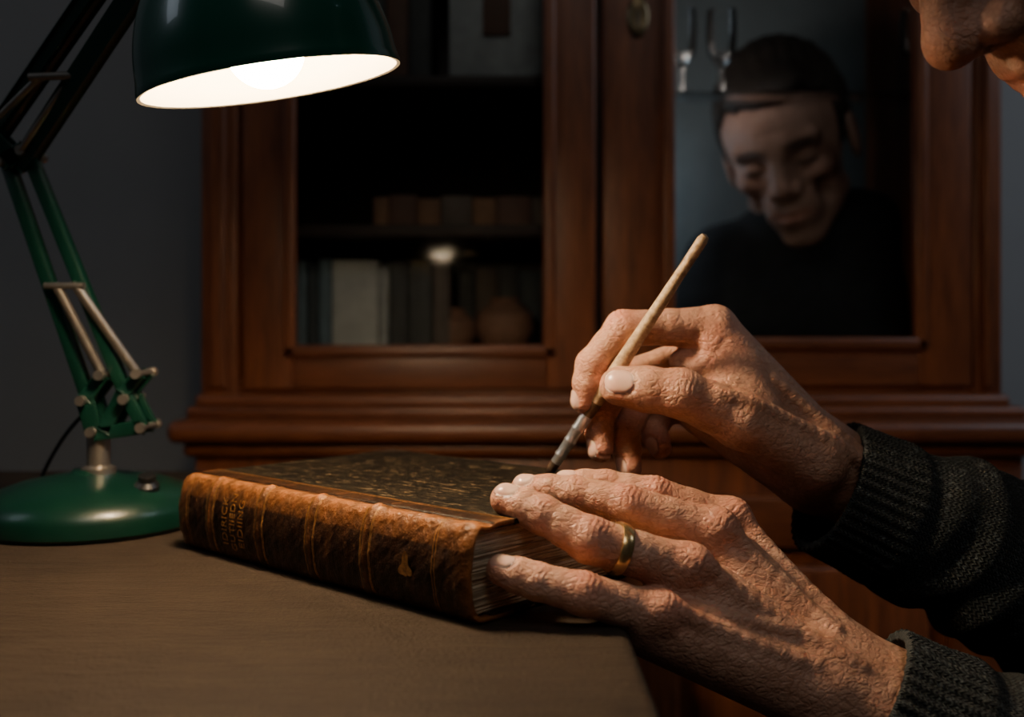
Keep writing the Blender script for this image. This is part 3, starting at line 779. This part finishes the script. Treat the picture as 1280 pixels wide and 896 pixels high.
# ------------------------------------------------------------------ desk lamp
lamp = empty('desk_lamp')
def lp(x, z, y=720): return mm((x, y, z))
g = Geo()
bx, by = -.302, .722
g.lathe([(0, .0), (.074, 0), (.0765, .003), (.0765, .012), (.074, .018), (.066, .025), (.050, .031), (.030, .035), (.016, .037), (.013, .040), (0, .040)], M['green'], (bx, by, .7502), (0,0,1), 96)
g.obj('base', lamp)
g = Geo()
g.lathe([(.0, 0), (.012, 0), (.012, .004), (.008, .006), (.008, .030), (.0095, .032), (.0095, .037), (.008, .038), (0, .038)], M['steel'], (-.297, .72, .787), (0,0,1), 32)
g.obj('post', lamp)
g = Geo()
g.lathe([(0, 0), (.0085, 0), (.0085, .004), (.006, .007), (.006, .011), (0, .012)], M['black'], (-.255, .70, .778), (.1,-.25,1), 24)
g.obj('switch', lamp)
g = Geo()
gr = M['green']; st = M['steel']
for dy in (-9, 9):
    y = 720+dy
    g.bar(lp(-296, -74, y), lp(-262, -69, y), .010, .003, gr); g.bar(lp(-296, -74, y), lp(-303, -49, y), .013, .003, gr)
    g.bar(lp(-303, -49, y), lp(-290, -32, y), .010, .003, gr); g.bar(lp(-262, -69, y), lp(-273, -48, y), .009, .003, gr); g.bar(lp(-290, -72, y), lp(-276, -45, y), .010, .003, gr)
    g.bar(lp(-276, -45, y), lp(-264, -31, y), .009, .003, gr)
g.bar(lp(-303, -52), lp(-362, 120), .0095, .010, gr, .0018); g.bar(lp(-273, -52, 716), lp(-345, 126, 716), .0095, .010, gr, .0018)
U1 = lp(-224, 224, 622); U2 = lp(-246, 232, 626)
g.bar(lp(-350, 118, 716), U1, .0095, .010, gr, .0018); g.bar(lp(-372, 140, 722), U2, .0095, .010, gr, .0018)
for dy in (-8, 8):
    g.bar(lp(-362, 118, 718+dy), lp(-345, 128, 718+dy), .012, .003, gr); g.bar(lp(-350, 118, 718+dy), lp(-374, 142, 718+dy), .012, .003, gr)
g.obj('arms', lamp)
g = Geo()
def bolt(x, z, y0=704, y1=736, r=3.6):
    g.tube([lp(x, z, y0), lp(x, z, y1)], r/1000*.6, st, 12)
    for y in (y0, y1): g.tube([lp(x, z, y-2.2), lp(x, z, y+2.2)], r/1000, st, 12)
for x, z in ((-303,-50), (-273,-49), (-264,-31), (-296,-72), (-261,-69), (-290,-32), (-361,118), (-345,126), (-374,142)): bolt(x, z)
bolt(-224, 224, 612, 634); bolt(-246, 232, 614, 636)
def spring(a, c, turns, r):
    a = Vector(a); c = Vector(c); t = (c-a).normalized(); q = t.orthogonal().normalized(); w = t.cross(q); n = turns*10
    g.tube([a+(c-a)*(i/n)+(q*math.cos(i/10*2*math.pi)+w*math.sin(i/10*2*math.pi))*r for i in range(n+1)], .0008, st, 5)
    g.tube([a-(c-a)*.05, c+(c-a)*.05], r*.55, st, 10)
spring(lp(-322, 30, 710), lp(-291, -30, 710), 42, .0030); spring(lp(-308, 30, 710), lp(-266, -30, 710), 44, .0030)
g.tube([lp(-330, 31, 708), lp(-302, 31, 708)], .0024, st, 12)
g.tube([lp(-368, 139, 700), lp(-317, 169, 672)], .0024, st, 12); g.tube([lp(-345, 126, 704), lp(-294, 170, 670)], .0024, st, 12)
g.tube([lp(-323, 169, 671), lp(-286, 170, 669)], .0028, st, 12)
g.obj('springs_and_bolts', lamp)
cu = bpy.data.curves.new('cable', 'CURVE'); cu.dimensions = '3D'; cu.bevel_depth = .0016; cu.bevel_resolution = 3
sp_ = cu.splines.new('BEZIER'); pts = [(-305,-52,735), (-335,-80,750), (-362,-115,770), (-380,-137,800), (-420,-138,860)]
sp_.bezier_points.add(len(pts)-1)
for q, (x, z, y) in zip(sp_.bezier_points, pts): q.co = lp(x, z, y); q.handle_left_type = q.handle_right_type = 'AUTO'
cu.materials.append(M['black']); link(bpy.data.objects.new('cable', cu), lamp)
rc = mm((-129.5, 540, 133)); dn = Vector((.17, .13, -.975)).normalized(); upx = -dn
g = Geo(); R = .0690; H = .082; outer = [(R*1.012, -.0005), (R*1.018, .0015), (R*1.01, .004)]
for i in range(1, 25):
    t = i/24*math.radians(80); outer.append((R*math.cos(t), .004+H*math.sin(t)))
outer += [(.015, .004+H*1.0), (.015, .004+H+.018), (.013, .004+H+.038), (0, .004+H+.039)]
g.lathe(outer, M['green_s'], rc, upx, 96)
inner = [(R*1.012, -.0005), (R*.985, 0)]+[(R*.975*math.cos(i/24*math.pi/2), .0035+H*.97*math.sin(i/24*math.pi/2)) for i in range(0, 25)]
g.lathe(inner, M['white_en'], rc, upx, 96)
g.obj('shade', lamp)
g = Geo()
nk = rc+upx*(.004+H+.026)
for U_0 in (U1, U2): g.bar(U_0, nk, .010, .004, M['green'])
g.tube([nk-Vector((0,.018,0)), nk+Vector((0,.018,0))], .004, st, 12)
g.obj('shade_bracket', lamp)
g = Geo(); bc = rc+upx*.018
pb = [(0, -.021)]+[(.021*math.sin(t), -.021*math.cos(t)) for t in np.linspace(.15, 2.3, 18)]+[(.012, .028), (.011, .052), (0, .052)]
g.lathe(pb, M['bulb'], bc, upx, 40); g.obj('bulb', lamp)

# ------------------------------------------------------------------ cabinet
cab = empty('display_cabinet')
FY = 1.20
g = Geo(); W1, W2 = M['cab'], M['cabx']
for x0, x1 in ((-.372, -.326), (.551, .586)):
    g.box(x0, x1, FY-.004, FY+.05, .80, 1.95, W1, .006, 3)
    g.box(x0+.010, x1-.014, FY-.011, FY, .82, 1.95, W1, .004, 3)
g.box(-.372, -.345, FY+.04, 1.60, .80, 1.95, W1); g.box(.560, .586, FY+.04, 1.60, .80, 1.95, W1)
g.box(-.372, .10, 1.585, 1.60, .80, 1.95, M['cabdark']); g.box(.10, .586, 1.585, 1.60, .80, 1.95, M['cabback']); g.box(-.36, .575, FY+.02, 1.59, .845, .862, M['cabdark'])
g.box(-.372, .586, FY+.0, 1.60, 1.93, 1.97, W2, .006); g.box(-.41, .625, FY-.05, 1.61, 1.97, 2.02, W2, .012, 4)
g.box(-.345, .57, FY+.002, FY+.03, .80, .83, W2, .002)
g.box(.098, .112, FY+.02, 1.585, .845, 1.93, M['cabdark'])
g.obj('upper_case', cab)
def door(nm, x0, x1, gx0, gx1, gz0, zb, zt=1.92):
    g = Geo(); y0, y1 = FY-.006, FY+.018
    g.box(x0, gx0, y0, y1, zb, zt, W1, .004, 3); g.box(gx1, x1, y0, y1, zb, zt, W1, .004, 3)
    g.box(gx0-.002, gx1+.002, y0+.001, y1-.001, zb, gz0, W2, .004, 3); g.box(gx0-.002, gx1+.002, y0+.001, y1-.001, zt-.06, zt, W2, .004, 3)
    for a_, b_, c_, d_, mt in ((gx0-.011, gx0+.004, gz0-.011, zt-.05, W1), (gx1-.004, gx1+.011, gz0-.011, zt-.05, W1), (gx0-.011, gx1+.011, gz0-.011, gz0+.004, W2), (gx0-.011, gx1+.011, zt-.064, zt-.049, W2)):
        g.box(a_, b_, y0-.006, y0+.008, c_, d_, mt, .004, 3)
    g.obj(nm, cab)
    g = Geo(); g.box(gx0, gx1, FY+.004, FY+.007, gz0, zt-.055, M['glass']); g.obj(nm+'_glass', cab, False)
door('left_door', -.322, .100, -.261, .041, .868, .818)
door('right_door', .108, .549, .190, .484, .877, .822)
g = Geo()
g.lathe([(0, 0), (.013, 0), (.013, .002), (.010, .004), (.006, .003), (0, .003)], M['metal_dark'], (.150, FY-.006, 1.262), (0,-1,0), 32)
for v_ in g.bm.verts: v_.co.z = 1.262+(v_.co.z-1.262)*1.9
g.box(.1485, .1515, FY-.0105, FY-.008, 1.250, 1.268, M['black']); g.obj('keyhole_escutcheon', cab)
g = Geo()
g.box(-.376, .59, FY-.016, 1.60, .797, .813, W2, .006, 4)
g.box(-.380, .600, FY-.034, 1.60, .786, .800, W2, .005, 4)
g.box(-.388, .625, FY-.080, 1.61, .762, .787, W2, .010, 5)
g.box(-.376, .605, FY-.060, 1.60, .744, .763, W2, .008, 4)
g.box(-.366, .590, FY-.045, 1.60, .08, .745, W1, .004)
g.box(-.38, .605, FY-.055, 1.60, 0, .085, W2, .008, 3)
for x0, x1 in ((-.34, .085), (.125, .565)):
    y = FY-.045
    g.box(x0, x0+.065, y-.016, y+.004, .12, .70, W1, .004, 3); g.box(x1-.065, x1, y-.016, y+.004, .12, .70, W1, .004, 3)
    g.box(x0, x1, y-.015, y+.004, .12, .18, W2, .004, 3); g.box(x0, x1, y-.015, y+.004, .64, .70, W2, .004, 3)
    g.box(x0+.085, x1-.085, y-.010, y+.004, .20, .62, W1, .008, 3)
g.obj('lower_case', cab)
g = Geo()
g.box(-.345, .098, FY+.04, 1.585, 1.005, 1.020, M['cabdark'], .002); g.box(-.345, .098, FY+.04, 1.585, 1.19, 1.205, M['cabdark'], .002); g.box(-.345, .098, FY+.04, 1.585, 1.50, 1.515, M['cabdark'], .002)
g.obj('wood_shelves', cab)
g = Geo(); g.box(.112, .560, FY+.032, 1.276, 1.178, 1.183, M['stem'], .001); g.obj('glass_shelf', cab, False)

bm_ = [simple('cloth_binding_%d' % i, c, .7, var=.2, scale=30) for i, c in enumerate([(.34,.35,.35), (.11,.16,.20), (.44,.45,.44), (.06,.06,.06), (.13,.065,.045), (.04,.05,.06), (.22,.11,.06), (.12,.09,.075)])]
g = Geo()
def sbook(x, w, z0, h, mt, y=1.30, d=.15):
    g.box(x, x+w, y, y+.006, z0, z0+h, mt, .0025, 2); g.box(x, x+.0025, y+.003, y+d, z0, z0+h, mt); g.box(x+w-.0025, x+w, y+.003, y+d, z0, z0+h, mt)
    g.box(x+.0025, x+w-.0025, y+.006, y+d-.004, z0+.003, z0+h-.003, M['pages'])
x = -.285
for w, h, k_ in ((.018,.118,1), (.014,.112,5), (.016,.12,1), (.060,.118,2), (.012,.11,0), (.024,.115,3), (.03,.112,3), (.022,.118,7)):
    sbook(x, w, .862, h, bm_[k_]); x += w+.0012
for w, h, k_ in ((.028,.11,3), (.03,.115,7), (.028,.118,3), (.03,.11,5), (.03,.115,3)):
    sbook(x, w, .862, h, bm_[k_], 1.40); x += w+.0012
x = -.18
for w, h, k_ in ((.02,.042,6), (.035,.045,4), (.03,.04,6), (.04,.044,7), (.03,.041,6), (.045,.043,4), (.03,.042,7)):
    sbook(x, w, 1.020, h, bm_[k_]); x += w+.001
sbook(-.08, .125, 1.205, .19, bm_[0], 1.27, .05); g.box(-.037, -.002, 1.266, 1.2705, 1.262, 1.33, bm_[4], .001)
x = -.30
for w, h, k_ in ((.03,.17,3), (.03,.18,4), (.035,.16,5), (.03,.18,3), (.03,.17,4), (.03,.18,3)):
    sbook(x, w, 1.205, h, bm_[k_], 1.36); x += w+.001
g.obj('shelf_books')
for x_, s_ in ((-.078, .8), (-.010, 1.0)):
    g = Geo(); g.lathe([(r*s_, h_*s_) for r, h_ in ((0,0), (.022,0), (.033,.012), (.040,.030), (.037,.048), (.024,.060), (.018,.064), (.020,.070), (.016,.070), (.014,.064), (0,.060))], M['hand_refl'], (x_, 1.335, .8622), (0,0,1), 32); g.obj('hand_reflection_standin')  # added pot shapes standing in for the hands' reflection in the left pane
g = Geo()
for i, x in enumerate((.212, .262, .505)):
    g.lathe([(0,0), (.019,.0005), (.018,.002), (.004,.006), (.003,.03), (.005,.036), (.017,.052), (.019,.075), (.018,.105), (.0168,.105), (.0175,.075), (.015,.053), (0,.040)], M['stem'], (x, 1.2545, 1.1832), (0,0,1), 28)
g.obj('stemware')

# ------------------------------------------------------------------ stool
g = Geo()
g.lathe([(0,0), (.17,0), (.18,.008), (.18,.028), (.17,.036), (0,.036)], M['deskwood'], (.62,.56,.405), (0,0,1), 48)
for a_ in range(4):
    an = math.pi/4+a_*math.pi/2; g.tube([(.62+.12*math.cos(an), .56+.12*math.sin(an), .41), (.62+.18*math.cos(an), .56+.18*math.sin(an), 0)], [.018, .014], M['deskwood'], 12)
g.obj('wooden_stool')

# ------------------------------------------------------------------ room
def slab(n, *a, mat=M['wall']):
    g = Geo(); g.box(*a, mat); g.obj(n, None, False)
slab('floor', -2.2, 2.4, -2.2, 1.72, -.05, 0, mat=M['floor'])
slab('wall_back', -2.2, 2.4, 1.62, 1.72, 0, 2.7)
slab('wall_left', -2.3, -2.2, -2.2, 1.72, 0, 2.7)
slab('wall_right', 2.4, 2.5, -2.2, 1.72, 0, 2.7)
slab('baseboard_back', -2.2, -.42, 1.60, 1.62, 0, .12, mat=M['cab'])

# ------------------------------------------------------------------ light
w = bpy.data.worlds.new('room_air'); sc.world = w; w.use_nodes = True
bg = w.node_tree.nodes['Background']; bg.inputs[0].default_value = (.50,.53,.58,1); bg.inputs[1].default_value = .018
def area(n, loc, tgt, size, power, col):
    l = bpy.data.lights.new(n, 'AREA'); l.size = size; l.energy = power; l.color = col
    o_ = link(bpy.data.objects.new(n, l)); o_.location = loc
    o_.rotation_euler = (Vector(tgt)-Vector(loc)).to_track_quat('-Z', 'Y').to_euler(); return o_
area('window_light', (-2.0, .2, 2.1), (-1.4, 1.6, 1.3), .8, 3.6, (.76,.86,1))
area('window_light.001', (1.9, .5, 2.0), (.8, 1.62, 1.1), .8, 10, (.74,.85,1))
area('room_fill_light', (.3, -.9, 2.65), (.2, 1.2, .9), .9, 6, (1,.93,.86))  # added soft fill behind the camera, reaching into the cabinet
l = bpy.data.lights.new('cabinet_fill_light', 'POINT'); l.energy = .60; l.color = (1,.87,.78); l.shadow_soft_size = .03  # added fill hidden behind the stile to light the bust
o_ = link(bpy.data.objects.new('cabinet_fill_light', l)); o_.location = (.150, 1.24, 1.215)
l = bpy.data.lights.new('cabinet_fill_light.001', 'POINT'); l.energy = .34; l.color = (.72,.87,1); l.shadow_soft_size = .03  # second unseen fill inside the cabinet, cool
o_ = link(bpy.data.objects.new('cabinet_fill_light.001', l)); o_.location = (.145, 1.50, 1.10)

# ------------------------------------------------------------------ camera
cd = bpy.data.cameras.new('camera'); cam = link(bpy.data.objects.new('camera', cd))
cam.location = (0, 0, EYE); cam.rotation_euler = (math.pi/2, 0, 0)
cd.sensor_width = 36; cd.lens = 35.24; cd.shift_y = -36/1280; cd.clip_start = .02
cd.dof.use_dof = True; cd.dof.focus_distance = .54; cd.dof.aperture_fstop = 5.0
sc.camera = cam
